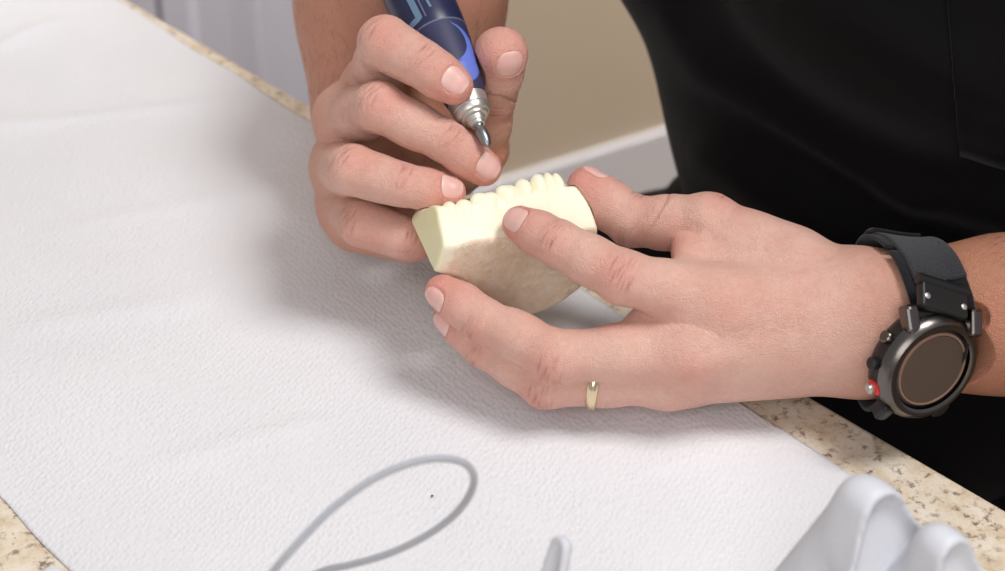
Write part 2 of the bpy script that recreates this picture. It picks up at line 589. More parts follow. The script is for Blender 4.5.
class Finger:
    def __init__(s, name, joints, dorsal, kpalm=.012, nail=None, reds=1.0, waist=.95, wrinkle=1.0):
        s.name = name; s.P = [J(x, y, d) for x, y, d, r in joints]; s.R = [r * mm for *_, r in joints]
        s.dorsal = nrm(tv(*dorsal)); s.kp = kpalm; s.nail = nail; s.wr = wrinkle; s.reds = reds
        c = np.mean(s.P, 0); s.c = c; s.rad = max(np.linalg.norm(q - c) + r for q, r in zip(s.P, s.R)) + .004
        s.seg = []
        for i in range(len(s.P) - 1):
            a, b, ra, rb = s.P[i], s.P[i + 1], s.R[i], s.R[i + 1]
            last = i == len(s.P) - 2
            m = .5 * (a + b); rm = .5 * (ra + rb) * (1.0 if last else waist)
            s.seg += [(a, m, ra, rm), (m, b, rm, rb)]
            ax = nrm(b - a); dn = nrm(s.dorsal - ax * (s.dorsal @ ax))
            if last:
                s.seg.append((m - dn * ra * .16, b - ax * rb * .3 - dn * rb * .18, ra * .93, rb * .93))
            else:
                s.seg.append((m - dn * rm * .16 - ax * .004, m - dn * rm * .16 + ax * .004, rm * .95, rm * .95))
        s.ax = nrm(s.P[-1] - s.P[-2]); s.dn = nrm(s.dorsal - s.ax * (s.dorsal @ s.ax)); s.sd = np.cross(s.ax, s.dn)

    def ev(s, p):
        d = None
        for g in s.seg:
            x = rcone(p, *g); d = x if d is None else smin(d, x, .004)
        return d

    def kfac(s, p):
        L = np.linalg.norm(s.P[1] - s.P[0])
        t = np.linalg.norm(p - s.P[0], axis=1) / L
        return s.kp * np.clip(1.15 - t, 0, 1) + .0004


class Limb:
    """palm or arm: cones blended softly together"""
    def __init__(s, cones, k):
        s.k = k; s.g = [(np.asarray(a), np.asarray(b), ra, rb) for a, b, ra, rb in cones]
        pts = np.array([x for g in s.g for x in g[:2]]); s.c = pts.mean(0)
        s.rad = max(max(np.linalg.norm(g[0] - s.c) + g[2], np.linalg.norm(g[1] - s.c) + g[3]) for g in s.g) + .01

    def ev(s, p):
        d = None
        for g in s.g:
            x = rcone(p, *g); d = x if d is None else smin(d, x, s.k)
        return d


def cone(j1, j2):
    return (J(*j1[:3]), J(*j2[:3]), j1[3] * mm, j2[3] * mm)


LD = .820
LF = [
    Finger('index', [(722, 304, LD - .006, 13), (622, 277, LD - .010, 10.6), (558, 243, LD - .001, 8.9), (519, 223, LD + .009, 6.7)], (-.05, .15, .98), .012, (11.5, 12.5, .06)),
    Finger('middle', [(690, 352, LD - .004, 13), (555, 357, LD - .003, 10.7), (480, 318, LD + .008, 8.6), (441, 292, LD + .012, 6.6)], (-.40, -.50, .70), .012, (10.5, 12, .06)),
    Finger('ring', [(668, 378, LD + .004, 11.5), (546, 383, LD + .007, 10.0), (484, 347, LD + .016, 8.0), (449, 318, LD + .021, 6.4)], (-.55, -.45, .6), .010, (10, 12, .06)),
    Finger('pinky', [(684, 378, LD + .017, 10.5), (570, 378, LD + .026, 8.6), (505, 352, LD + .033, 7.2), (466, 326, LD + .034, 6.0)], (-.5, -.5, .6), .010),
    Finger('thumb', [(790, 262, LD + .010, 13.5), (709, 222, LD + .022, 11.8), (632, 221, LD + .036, 10.4), (587, 186, LD + .040, 8.3)], (.85, .42, .22), .016, (12, 14, .1)),
]
LP = Limb([cone((722, 302, LD - .006, 13.5), (856, 304, LD + .002, 18.5)),
           cone((692, 350, LD - .004, 13.5), (858, 326, LD + .002, 18.5)),
           cone((670, 378, LD + .005, 11.5), (860, 346, LD + .006, 17.5)),
           cone((684, 376, LD + .017, 10.3), (862, 350, LD + .012, 15.0)),
           cone((728, 240, LD + .018, 11.0), (846, 292, LD + .008, 17.0)),
           cone((683, 236, LD + .022, 5.0), (684, 266, LD + .002, 5.0)), cone((705, 256, LD + .012, 7.0), (780, 284, LD + .004, 12.0)),
           cone((646, 322, LD + .002, 7.5), (716, 330, LD - .002, 12.0))], .010)
RD = .855
RF = [
    Finger('index', [(374, 80, .890, 11.0), (385, 43, .851, 10.9), (424, 65, .843, 9.2), (455, 86, .842, 7.5)], (-.1, .35, .93), .010, (11.5, 12.5, .05)),
    Finger('middle', [(343, 118, .889, 12.3), (379, 107, .852, 10.2), (446, 141, .851, 8.6), (485, 169, .856, 6.9)], (.0, .30, .95), .010, (11.5, 12.5, .05)),
    Finger('ring', [(339, 166, .893, 11.6), (353, 170, .854, 10.2), (403, 185, .849, 8.5), (450, 192, .853, 6.5)], (-.05, .45, .88), .010, (10.5, 13.5, .05)),
    Finger('pinky', [(347, 206, .899, 11), (362, 223, .868, 9.6), (404, 238, .864, 8.2), (424, 243, .874, 6.6)], (-.15, -.1, .97), .010),
    Finger('thumb', [(440, 172, .925, 15), (484, 150, .905, 10.3), (494, 97, .880, 9.1), (501.5, 53.5, .861, 11.2)], (.26, .34, .90), .014, (12, 15.5, .1)),
]
RP = Limb([cone((374, 82, .892, 11), (388, 108, .945, 20)),
           cone((345, 114, .890, 12.0), (388, 122, .945, 19)),
           cone((340, 165, .894, 11.5), (388, 136, .945, 19)),
           cone((347, 205, .900, 10.8), (392, 150, .945, 18)),
           cone((356, 227, .897, 11.3), (408, 241, .888, 10.0)),
           cone((440, 172, .925, 14), (392, 140, .945, 19)),
           cone((420, 190, .915, 13), (352, 190, .905, 11))], .014)
shR = w2c([.10, .36, .44]); elR = J(480, -290, 1.03); wrR = J(388, 122, .945)
shL = w2c([.36, .05, .44]); elL = J(1400, 300, .865)
RA = Limb([(J(380, 105, .948), J(394, 0, .955), .031, .043), (J(394, 122, .948), J(408, 10, .958), .030, .041),
           (J(400, 0, .957), elR, .045, .047), (elR, shR, .046, .056)], .02)
LA = Limb([(J(868, 306, LD + .003), J(1005, 303, LD + .004), .0210, .0270), (J(868, 342, LD + .007), J(1005, 327, LD + .008), .0208, .0268),
           (J(1005, 314, LD + .006), elL, .0310, .046), (elL, shL, .046, .056)], .010)
hipR = w2c([.190, .335, -.03]); hipL = w2c([.345, .145, -.03])
legR = J(662, 338, 1.20)
pelv = .5 * (hipR + hipL)
fwd = np.array([-.73, -.68, 0])
TB = Limb([(pelv, w2c([.22, .21, .12]), .10, .10), (hipR, hipL, .055, .085), (w2c([.20, .24, .15]), w2c([.27, .17, .15]), .10, .10),
           (w2c([.16, .28, .34]), w2c([.30, .13, .34]), .095, .095), (shR, shL, .055, .055), (w2c([.215, .195, .42]), w2c([.205, .18, .56]), .065, .055),
           (hipR, J(814, 322, 1.15), .055, .055), (J(814, 322, 1.15), legR, .055, .056), (legR, w2c([*c2w(legR)[:2], -.46]), .058, .052), (hipL, w2c([.35, .155, -.46]), .078, .052),
           (w2c([*c2w(legR)[:2], -.46]), w2c([.165, .385, -.83]), .052, .036), (w2c([.35, .155, -.46]), w2c([.365, .17, -.83]), .052, .036),
           (w2c([.165, .385, -.865]), w2c([.06, .285, -.88]), .028, .018), (w2c([.365, .17, -.865]), w2c([.26, .07, -.88]), .028, .018)], .05)
e0w, e1w = on_z(130, 0), on_z(1005, 508)
edir = nrm(e1w - e0w); ein = nrm(np.array([-edir[1], edir[0], 0])); ein = ein if ein @ np.array([1, 1, 0]) > 0 else -ein     # away from the counter
EDGE0 = w2c(e0w); EDGEN = ein @ M3.T
wn = nrm(tv(.43, -.43, .79)); wc = J(933, 370, .795)               # face normal, centre of the glass
wu = nrm(tv(.19, .90, .385) - wn * (tv(.19, .90, .385) @ wn)); wr = np.cross(wu, wn); wr = wr if wr[0] > 0 else -wr
lug_c = wc + wr * .0142 + wu * .0215 - wn * .0020
TABLE_N = w2c([0, 0, 1.0]) - w2c([0, 0, 0]); TABLE_0 = w2c([0, 0, .0040])
cast_c = J(515, 245, .845)


def body(p, c=None, R=None):
    best = np.full(len(p), 1.0)

    def near(x, m=.02):
        return c is None or np.linalg.norm(x.c - c) - x.rad < R + m + .015
    for fs, palm, arm in ((LF, LP, LA), (RF, RP, RA)):
        pd = palm.ev(p) if near(palm, .02) else None
        if near(arm, .03):
            ad = arm.ev(p); pd = ad if pd is None else smin(pd, ad, .012)
        side = pd
        for fg in fs:
            if not near(fg): continue
            fd = fg.ev(p)
            bl = fd if pd is None else smin(fd, pd, fg.kfac(p))
            side = smin(bl if side is None else np.minimum(side, bl), fd, .0007)
        if side is not None: best = np.minimum(best, side)
    # contact: what is held presses the skin flat
    if c is None or np.linalg.norm(c - cast_c) < R + .06:
        best = np.maximum(best, -(cast_all(p) - .0004))
    if c is None or np.linalg.norm(c - (hp_tip + hp_a * .07)) < R + .09:
        best = np.maximum(best, -(handpiece_sdf(p) - .0015))
    if near(TB, .05): best = smin(best, TB.ev(p), .03)
    best = np.maximum(best, -np.maximum((p - TABLE_0) @ TABLE_N, (p - EDGE0) @ EDGEN - .003))
    if c is None or np.linalg.norm(c - wc) < R + .06:
        q = p - wc; t = q @ wn; r = np.linalg.norm(q - np.outer(t, wn), axis=1)
        best = np.maximum(best, -np.maximum(r - .0262, -.0154 - t))
        best = np.maximum(best, -(np.linalg.norm(p - lug_c, axis=1) - .0072))
    return best


VOX = .00055
flo = [J(290, 0, .9)[0], J(0, 418, .82)[1], .790]; fhi = [J(1000, 0, .83)[0], J(0, -6, .87)[1], .935]
ax = axis_coords(flo[0], fhi[0], VOX, -.20, .62); ay = axis_coords(flo[1], fhi[1], VOX, -.98, .42); az = axis_coords(flo[2], fhi[2], VOX, .74, 1.80)
bp, bf = nets(body, ax, ay, az, 16, 3)


def outward(pos, F):
    a, b, c_ = pos[F[:, 0]], pos[F[:, 1]], pos[F[:, 2]]
    return np.einsum('ij,ij->', a, np.cross(b, c_)) > 0


bw = c2w(bp)
if not outward(bw - bw.mean(0), bf): bf = bf[:, ::-1]
# vertex normals in camera axes
me_n = np.zeros_like(bw)
fn = np.cross(bw[bf[:, 2]] - bw[bf[:, 0]], bw[bf[:, 3]] - bw[bf[:, 1]])
for k in range(4):
    for x in range(3): me_n[:, x] += np.bincount(bf[:, k], fn[:, x], len(bw))
me_n /= np.maximum(np.linalg.norm(me_n, axis=1), 1e-15)[:, None]
bn = me_n @ M3.T
red = np.zeros(len(bp)); crease = np.zeros(len(bp)); disp = np.zeros(len(bp))
wob = rng.uniform(-.4, .4, 64)


def nail_local(fg, p):
    """position along (0 at the root .. 1 at the free edge) and angle across the nail"""
    L, W, back = fg.nail; L *= mm; W *= mm
    q = p - fg.P[-1]; t = q @ fg.ax
    end = fg.R[-1] * .74
    s = (t - (end - L)) / L
    ang = np.arctan2(q @ fg.sd, q @ fg.dn)
    return s, ang * fg.R[-1] / (W / 2), L, W


for fs in (LF, RF):
    for fg in fs:
        m = np.linalg.norm(bp - fg.c, axis=1) < fg.rad + .004
        idx = np.nonzero(m)[0]; p = bp[idx]; n = bn[idx]
        dist = fg.ev(p); own = dist < .0016
        idx, p, n = idx[own], p[own], n[own]
        # redness of tips and knuckles
        rr = 1.05 * np.exp(-((np.linalg.norm(p - fg.P[-1], axis=1)) / .013) ** 2)
        for jn, amp in ((1, .5), (2, .38)):
            rr = np.maximum(rr, amp * np.exp(-((np.linalg.norm(p - (fg.P[jn] + fg.dn * fg.R[jn]), axis=1)) / .0095) ** 2))
        red[idx] = np.maximum(red[idx], rr * fg.reds)
        # skin folds over the joints
        for jn, amp, lines in ((1, .46, (-5.2, -3.3, -1.7, -.3, 1.0, 2.6, 4.4)), (2, .34, (-2.0, -.6, .8, 2.2))):
            a1 = nrm(fg.P[jn + 1] - fg.P[jn]); a0_ = nrm(fg.P[jn] - fg.P[jn - 1]); axx = nrm(a0_ + a1)
            dn = nrm(fg.dorsal - axx * (fg.dorsal @ axx)); sd = np.cross(axx, dn)
            q = p - fg.P[jn]; t = q @ axx; v = q @ sd / fg.R[jn]; w = np.clip(q @ dn / fg.R[jn], 0, 1)
            win = np.clip(w * 1.6 - .35, 0, 1) * np.exp(-(v / .72) ** 4)
            for li, t0 in enumerate(lines):
                b_ = wob[(li * 7 + jn * 3 + len(fg.name)) % 64]; ph = wob[(li * 5 + 11) % 64] * 8
                cen = (t0 + b_) * mm + (v ** 2) * t0 * .10 * mm + .00045 * np.sin(v * 4.2 + ph)
                g = np.exp(-((t - cen) / .00052) ** 2) * win * (.55 + .45 * np.sin(v * 5 + ph * 1.7))
                disp[idx] -= amp * mm * g * (1.0 - .07 * abs(t0)) * fg.wr
                crease[idx] += .55 * g * fg.wr
            # palmar side flexion lines
            wp = np.clip(-(q @ dn) / fg.R[jn] * 1.4 - .3, 0, 1)
            for t0 in (-.9, .8):
                g = np.exp(-((t - t0 * mm) / .0006) ** 2) * wp
                disp[idx] -= .3 * mm * g; crease[idx] += .5 * g
        # nail bed and fold
        if fg.nail:
            s, u, L, W = nail_local(fg, p)
            dm = np.clip((n @ fg.dn) * 2.2 + .6, 0, 1) * (np.abs(u) < 2)
            # signed distance-like measure to the nail outline, millimetres
            sx = np.abs(u) * (W / 2) / mm; sy0 = -s * L / mm
            sd_ = (np.sqrt(np.abs(u) ** 2 + np.abs(2 * s - 1) ** np.where(s < .5, 2.6, 3.6) + 1e-6) - 1) * W / 2 / mm
            ridge = np.exp(-((sd_ - .9) / .8) ** 2) * dm * np.clip((.9 - s) * 4, 0, 1)
            bed = np.clip(-sd_ / .5, 0, 1) * dm
            disp[idx] += .26 * mm * ridge - .30 * mm * bed
            crease[idx] += .18 * np.exp(-((sd_ - .1) / .40) ** 2) * dm * np.clip((.9 - s) * 4, 0, 1)
disp += .00010 * np.sin(bp[:, 0] * 900 + 3 * np.sin(bp[:, 1] * 500)) * 0
# knuckles, tendons and veins of the back of the left hand
for (x, y, d, r, h, rd) in ((727, 312, LD - .016, 8, .8, .55), (690, 366, LD - .014, 8, .6, .5)):
    c0 = J(x, y, d); e = np.exp(-(np.linalg.norm(bp - c0, axis=1) / (r * mm)) ** 2)
    disp += h * mm * e; red = np.maximum(red, rd * e)
web = J(676, 252, LD + .012); red = np.maximum(red, .8 * np.exp(-(np.linalg.norm(bp - web, axis=1) / .009) ** 2))
for pth, hgt, wd in (([(735, 322, LD - .018), (790, 316, LD - .018), (850, 310, LD - .018)], .5, 4.0), ([(700, 366, LD - .016), (780, 345, LD - .018), (850, 325, LD - .018)], .45, 4.0),
                     ([(752, 345, LD - .018), (766, 334, LD - .018), (778, 322, LD - .018), (800, 300, LD - .016)], .32, 1.7),
                     ([(700, 216, .83), (720, 232, .826), (750, 246, .82)], .4, 3.0)):
    L3 = catmull([J(*q) for q in pth], 10)
    xy = bp[:, :2] / bp[:, 2:3]; Lx = L3[:, :2] / L3[:, 2:3]
    sel = (np.abs(xy[:, 0] - Lx[:, 0].mean()) < .09) & (np.abs(xy[:, 1] - Lx[:, 1].mean()) < .06) & (bp[:, 2] < .835)
    ii = np.nonzero(sel)[0]
    dd = np.min(np.linalg.norm(xy[ii][:, None, :] - Lx[None], axis=2), axis=1) * LD
    disp[ii] += hgt * mm * np.exp(-(dd / (wd * mm)) ** 2) * np.clip(-bn[ii, 2], 0, 1)
# long creases of the right wrist, thumb pad line
for (x, y, d, tx, ty, ln, amp) in ((504, 99, .872, 1, .18, 14, .5), (503, 122, .88, 1, .1, 14, .25), (660, 210, .85, -.45, .8, 10, .35), (640, 222, .85, -.6, .75, 8, .3)):
    c0 = J(x, y, d); q = bp - c0; tt = nrm([tx, -ty, 0]); nn = np.array([-tt[1], tt[0], 0])
    g = np.exp(-((q @ nn) / .0006) ** 2 - ((q @ tt) / (ln * mm)) ** 4 - (q[:, 2] / .016) ** 4)
    disp -= amp * mm * g; crease += .7 * g * (amp > .3)
bp2 = bp + bn * disp[:, None]

person = mesh('person', c2w(bp2), bf, M['skin'])
tag(person, 'person in black top and trousers leaning over the counter, holding a tool and a cast', 'person')
elw = np.array([wrR, J(868, 325, LD)])
armv = np.maximum(np.clip((bp[:, 0] - J(820, 0, LD)[0]) / .055, 0, 1) * .9, np.where(bp[:, 0] < .05, np.clip((bp[:, 2] - .875) / .035, 0, 1), 0))
tanv = np.where(bp[:, 0] < J(520, 0, .9)[0], np.clip((bp[:, 2] - .862) / .03, 0, 1) * .6, 0)
set_attr(person, 'arm', armv); set_attr(person, 'red', np.clip(red, 0, 1)); set_attr(person, 'crease', np.clip(crease, 0, 1)); set_attr(person, 'tan', tanv)


# fine hair of the forearms
hv = []; hF = []
pw = c2w(bp2)
cand = np.nonzero((armv > .75) & (bp[:, 1] < .16) & (bp[:, 0] < .24) & (np.linalg.norm(bp - wc, axis=1) > .052) & ((bp[:, 0] < .05) | (bp[:, 0] > J(982, 0, LD)[0])))[0]
for vi in rng.choice(cand, min(1500, len(cand)), replace=False):
    p0 = pw[vi]; n0 = bn[vi] @ M3; right_arm = bp[vi, 0] < .05
    axis_ = ((wrR - elR) if right_arm else (J(868, 322, LD) - elL)) @ M3
    t0 = nrm(nrm(axis_) + rng.normal(0, .35, 3)); t0 = nrm(t0 - n0 * (t0 @ n0)); sd0 = np.cross(n0, t0); L0 = rng.uniform(.004, .009)
    b0 = len(hv)
    for k in range(4):
        u = k / 3; c0 = p0 + t0 * L0 * u + n0 * (.0012 * u - .0009 * u * u) + sd0 * L0 * .12 * u * u; w0 = .000045 * (1 - .8 * u)
        hv += [c0 - sd0 * w0, c0 + sd0 * w0, c0 + n0 * w0 * 1.6]
    for k in range(3):
        for m_ in range(3): hF.append((b0 + 3 * k + m_, b0 + 3 * k + (m_ + 1) % 3, b0 + 3 * k + 3 + (m_ + 1) % 3, b0 + 3 * k + 3 + m_))
hair = mesh('arm_hair', np.array(hv), np.array(hF), M['hair'], person)
hair['kind'] = 'stuff'


def make_nail(fg):
    L, W, back = fg.nail; L *= mm; W *= mm
    N = 20; V = []; U = []; end = fg.R[-1] * .74
    grid = np.linspace(-1, 1, N)
    pts = []
    for a in np.linspace(.012, .988, N):
        w = (1 - abs(2 * a - 1) ** (2.6 if a < .5 else 3.6)) ** .5 * (.94 + .06 * a)
        for b in grid:
            pts.append((a, b * w, b, a))
    o_ = []
    for s0, u, b, a in pts:
        t = end - L + s0 * L
        ang = u * (W / 2) / fg.R[-1]
        dr = math.cos(ang) * fg.dn + math.sin(ang) * fg.sd
        o_.append((t, dr))
    tcl = np.array([min(t, fg.R[-1] * .30) for t, _ in o_]); DR = np.array([d for _, d in o_])
    O = fg.P[-1] + np.outer(tcl, fg.ax); rad = np.full(len(O), fg.R[-1] * 1.7)
    for it in range(40):
        d = fg.ev(O + DR * rad[:, None]); rad -= d * .9
    t_ = np.array([t for t, _ in o_]); over = np.maximum(0, t_ - tcl)
    rad = rad - over * .36 - over ** 2 * 40
    P4 = np.array(pts); edge = np.maximum(np.abs(P4[:, 2]) ** 5 * (P4[:, 3] < .9), np.clip(1 - P4[:, 3] * 7, 0, 1) ** 2)
    rad = rad + .00012 * (1 - edge) - .00028 * edge
    X = O + DR * rad[:, None] + np.outer(over, fg.ax)
    F = [(i * N + j, i * N + j + 1, (i + 1) * N + j + 1, (i + 1) * N + j) for i in range(N - 1) for j in range(N - 1)]
    o = mesh('fingernail', c2w(X), F, M['nail'], person)
    # face outwards
    nn = mesh_normals(o); 
    if (nn @ (fg.dn @ M3)).mean() < 0: o.data.flip_normals()
    set_attr(o, 'along', P4[:, 3])
    md = o.modifiers.new('thick', 'SOLIDIFY'); md.thickness = .00045; md.offset = -1
    ms = o.modifiers.new('sub', 'SUBSURF'); ms.levels = ms.render_levels = 1
    return o


for fs in (LF, RF):
    for fg in fs:
        if fg.nail: make_nail(fg)


# ------------------------------------------------------------------ cast meshes
def box_axes(lo, hi, h): return [np.arange(lo[i], hi[i] + h, h) for i in range(3)]


def sdf_mesh(name, f, lo, hi, h, mat, parent=None, smooth=2, slack=1.3):
    p, F = nets(f, *box_axes(lo, hi, h), 16, smooth, slack)
    w = c2w(p)
    if not outward(w - w.mean(0), F): F = F[:, ::-1]
    o = mesh(name, w, F, mat, parent)
    return o, p


pts = np.array([cA, *[on_plane(x, y, cA, n_b) for x, y in Dpix], *[on_plane(x, y, cA, n_b) + e_ax * .034 for x, y in Dpix], wtl, wtr])
cast = empty('dental_cast', c2w(pts.mean(0)), 'pale yellow plaster cast of teeth with a rough beige base, held in both hands', 'dental cast')
base_o, bp_ = sdf_mesh('base', cast_base, pts.min(0) - .012, pts.max(0) + .012, .0006, M['cast'])
adopt(base_o, cast)
q = bp_ - cA
cutv = np.clip((.0035 - q @ e_ax) / .003, 0, 1)
cutv = np.where(q @ n_w > -.0022, cutv * np.clip((.0022 - q @ e_ax) / .0016, 0, 1), cutv)
cutv = cutv * np.clip((q @ ub + .25 * (q @ vb) - .002) / .010, 0, 1)
set_attr(base_o, 'cut', cutv)
set_attr(base_o, 'heel', np.clip(1 - np.abs((bp_ - hl) @ heel_n) / .002, 0, 1))
for i in range(len(TEETH)):
    t, w = tooth_pts(i)
    c = t - WD * .006
    o, _ = sdf_mesh('tooth', tooth_sdf(i), c - .013, c + .013, .0005, M['cast'])
    adopt(o, cast)
    for a in ('cut', 'heel'): set_attr(o, a, np.zeros(len(o.data.vertices)))

# ------------------------------------------------------------------ handpiece
H0 = c2w(hp_tip); HA = hp_a @ M3; viewer = nrm(CAM - H0)
hp = empty('rotary_handpiece', H0, 'navy blue dental handpiece with a silver nose and cutting bur, gripped above the cast', 'dental handpiece')


def hl_(name, prof, mat, n=64):
    return adopt(lathe(name, H0, HA, prof, mat, None, n, up=viewer), hp)


hl_('grip', [(.0247, .0085), (.0250, .0089), (.034, .0104), (.045, .0121), (.056, .0135), (.0595, .0138)], M['navy_grip'])
hl_('body', [(.0601, .0138), (.0607, .0140), (.066, .0144), (.075, .0147), (.110, .0147), (.125, .0146), (.130, .0134), (.138, .0125), (.1405, .0117), (.142, .008)], M['navy'])
hl_('nose', [(.0149, .0040), (.0150, .0054), (.0152, .0059), (.0160, .0061), (.0162, .0059), (.0164, .0062), (.0166, .0072), (.0170, .0075), (.0192, .0079), (.0194, .0077), (.0197, .0081), (.0242, .0087), (.0246, .0088), (.0248, .006)], M['steel'])
hl_('collet', [(.0112, .0022), (.0115, .0031), (.0128, .0034), (.0130, .0039), (.0150, .0044)], M['steel'], 40)
b = hl_('bur', [(-.0002, .0003), (.0004, .0010), (.0012, .0015), (.0035, .0023), (.0065, .0026), (.0085, .0025), (.0100, .0018), (.0106, .0018), (.0112, .0021), (.012, .0021)], M['bur'], 36)
rim = hl_('ring_line', [(.0593, .0138), (.0595, .01400), (.0599, .01405), (.0601, .0138)], M['greyprint'])


def hr(t):
    return np.interp(t, [.0250, .034, .045, .056, .0607, .066, .075, .11], [.0089, .0104, .0121, .0135, .0140, .0144, .0147, .0147])


ha, hu, hs = frame_from(HA, viewer)
hside = hs if hs @ RX > 0 else -hs


def hp_patch(name, rows, mat, off=.0002):
    """rows: list of (t, ang0, ang1): a print or inlay lying on the barrel, angles in degrees from the viewer's side towards the right"""
    V = []; F = []; n = 10
    for t, a0, a1 in rows:
        for k in range(n):
            a = math.radians(a0 + (a1 - a0) * k / (n - 1)); r = hr(t) + off
            V.append(H0 + ha * t + (hu * math.cos(a) + hside * math.sin(a)) * r)
    for i in range(len(rows) - 1):
        for k in range(n - 1): F.append((i * n + k, i * n + k + 1, (i + 1) * n + k + 1, (i + 1) * n + k))
    o = mesh(name, V, F, mat)
    nn = mesh_normals(o); c = np.array(V) - (H0 + np.outer((np.array(V) - H0) @ ha, ha))
    if np.einsum('ij,ij->', nn, c) < 0: o.data.flip_normals()
    md = o.modifiers.new('thick', 'SOLIDIFY'); md.thickness = .0003; md.offset = -.6
    return adopt(o, hp)


crescent = []
for t in np.linspace(.0335, .0640, 36):
    x = (t - .0545) / .0105
    inner = 58 * math.sqrt(max(0, 1 - x * x)) if abs(x) < 1 else (0 if t < .05 else 40)
    if t < .044: inner = -20 * math.sqrt(max(0, (t - .0335) / .0105))
    outer = 78 - 6 * (t - .0335) / .03
    if t < .040: outer = 26 + 52 * math.sqrt(max(0, (t - .0335) / .0065))
    if t > .054: outer = min(outer, inner + 1 + 16 * (.064 - t) / .010); inner = min(inner, outer - .8)
    if t > .0545: inner = max(inner, 36); outer = max(outer, inner + .6)
    crescent.append((t - .006, min(inner + (24 if t < .0336 else 0), outer - .6), outer))
hp_patch('blue_inlay', crescent, M['blue'])


def stroke(name, path, w, mat):
    """a printed line through (t, degrees) points"""
    P = np.array([(t, math.radians(a) * .0135) for t, a in path]); V = []; F = []
    for i, p in enumerate(P):
        d0 = nrm(P[min(i + 1, len(P) - 1)] - P[max(i - 1, 0)]); nn = np.array([-d0[1], d0[0]])
        if 0 < i < len(P) - 1:
            da, db = nrm(P[i] - P[i - 1]), nrm(P[i + 1] - P[i]); nn = nn / max(.5, abs(nn @ np.array([-db[1], db[0]])))
        for sgn in (-1, 1):
            x = p + nn * w / 2 * sgn; a = x[1] / .0135; r = hr(x[0]) + .0002
            V.append(H0 + ha * x[0] + (hu * math.cos(a) + hside * math.sin(a)) * r)
    for i in range(len(P) - 1): F.append((2 * i, 2 * i + 1, 2 * i + 3, 2 * i + 2))
    o = mesh(name, V, F, mat, smooth=False)
    md = o.modifiers.new('thick', 'SOLIDIFY'); md.thickness = .0002; md.offset = 0
    return adopt(o, hp)


def dense(path, n=6):
    out = []
    for a, b_ in zip(path[:-1], path[1:]):
        for k in range(n): out.append((a[0] + (b_[0] - a[0]) * k / n, a[1] + (b_[1] - a[1]) * k / n))
    return out + [path[-1]]


stroke('printed_logo', dense([(.0630, -40), (.0638, -13), (.088, -14)]), .0027, M['paleblue'])
stroke('printed_logo', dense([(.0630, -1), (.086, -2)]), .0006, M['greyprint'])
stroke('printed_lettering', dense([(.0665, 13), (.0740, 11)]), .0010, M['paleblue'])
for k in range(4):
    t0 = .0715 + k * .0042
    stroke('printed_lettering', dense([(t0, 5), (t0, 17)], 4), .0010, M['paleblue'])
    if k % 2: stroke('printed_lettering', dense([(t0 - .0042, 10), (t0, 10)], 4), .0010, M['paleblue'])

# ------------------------------------------------------------------ wedding ring
rf = LF[2]; rb = rf.P[1] + (rf.P[0] - rf.P[1]) * .405
ra_ = nrm(rf.P[0] - rf.P[1]); ra_ = nrm(ra_ + tv(.0, -.20, .05))
rd0 = nrm(tv(0, .25, .95) - ra_ * (tv(0, .25, .95) @ ra_)); rs0 = np.cross(ra_, rd0)


def left_ev(p): return np.minimum(smin(rf.ev(p), LP.ev(p), rf.kfac(p)), 1)


def march(f, O, D, r0, n=40):
    r = np.full(len(O), r0)
    for _ in range(n): r -= f(O + D * r[:, None]) * .9
    return r


NT_ = 72; th = np.linspace(0, 2 * math.pi, NT_, endpoint=False)
DR = np.outer(np.cos(th), rd0) + np.outer(np.sin(th), rs0)
rr = np.clip(march(rf.ev, np.repeat(rb[None], NT_, 0), DR, .02), .007, .013)
rr = np.convolve(np.r_[rr[-6:], rr, rr[:6]], np.ones(7) / 7, 'same')[6:-6]
V = []; F = []; prof = [(-1, .0), (-.9, .0011), (0, .0013), (.9, .0011), (1, 0.0), (.8, -.0002), (0, -.0003), (-.8, -.0002)]; K = len(prof)
for i in range(NT_):
    hw = .0018 + .0006 * (.5 + .5 * math.cos(th[i])) ** 2
    for a, h in prof: V.append(c2w(rb + DR[i] * (rr[i] + .0004 + h) + ra_ * a * hw))
for i in range(NT_):
    for k in range(K): F.append((i * K + k, i * K + (k + 1) % K, ((i + 1) % NT_) * K + (k + 1) % K, ((i + 1) % NT_) * K + k))
ring = empty('finger_ring', c2w(rb), 'pale gold band with tiny stones on a finger of the watch-wearing hand', 'ring')
o = mesh('band', V, F, M['gold']); fix_normals(o); adopt(o, ring)
for k in (-1, 0, 1):
    a = k * .20 + .02; d_ = rd0 * math.cos(a) + rs0 * math.sin(a); r_ = np.interp(a % (2 * math.pi), np.r_[th, 2 * math.pi], np.r_[rr, rr[0]])
    adopt(lathe('diamond', c2w(rb + d_ * (r_ + .0014)), d_ @ M3, [(0, .0004), (.0004, .0010), (.0007, .00105), (.0012, .0006)], M['gem'], None, 8), ring)

# ------------------------------------------------------------------ watch
WN, WU, WR_ = wn @ M3, wu @ M3, wr @ M3; WC = c2w(wc)
watch = empty('wristwatch', WC - WN * .014, 'round black sports watch with a fabric strap on the wrist', 'watch')


def wl(name, prof, mat, n=72, cap=True): return adopt(lathe(name, WC, -WN, prof, mat, None, n, up=WU, cap=cap), watch)


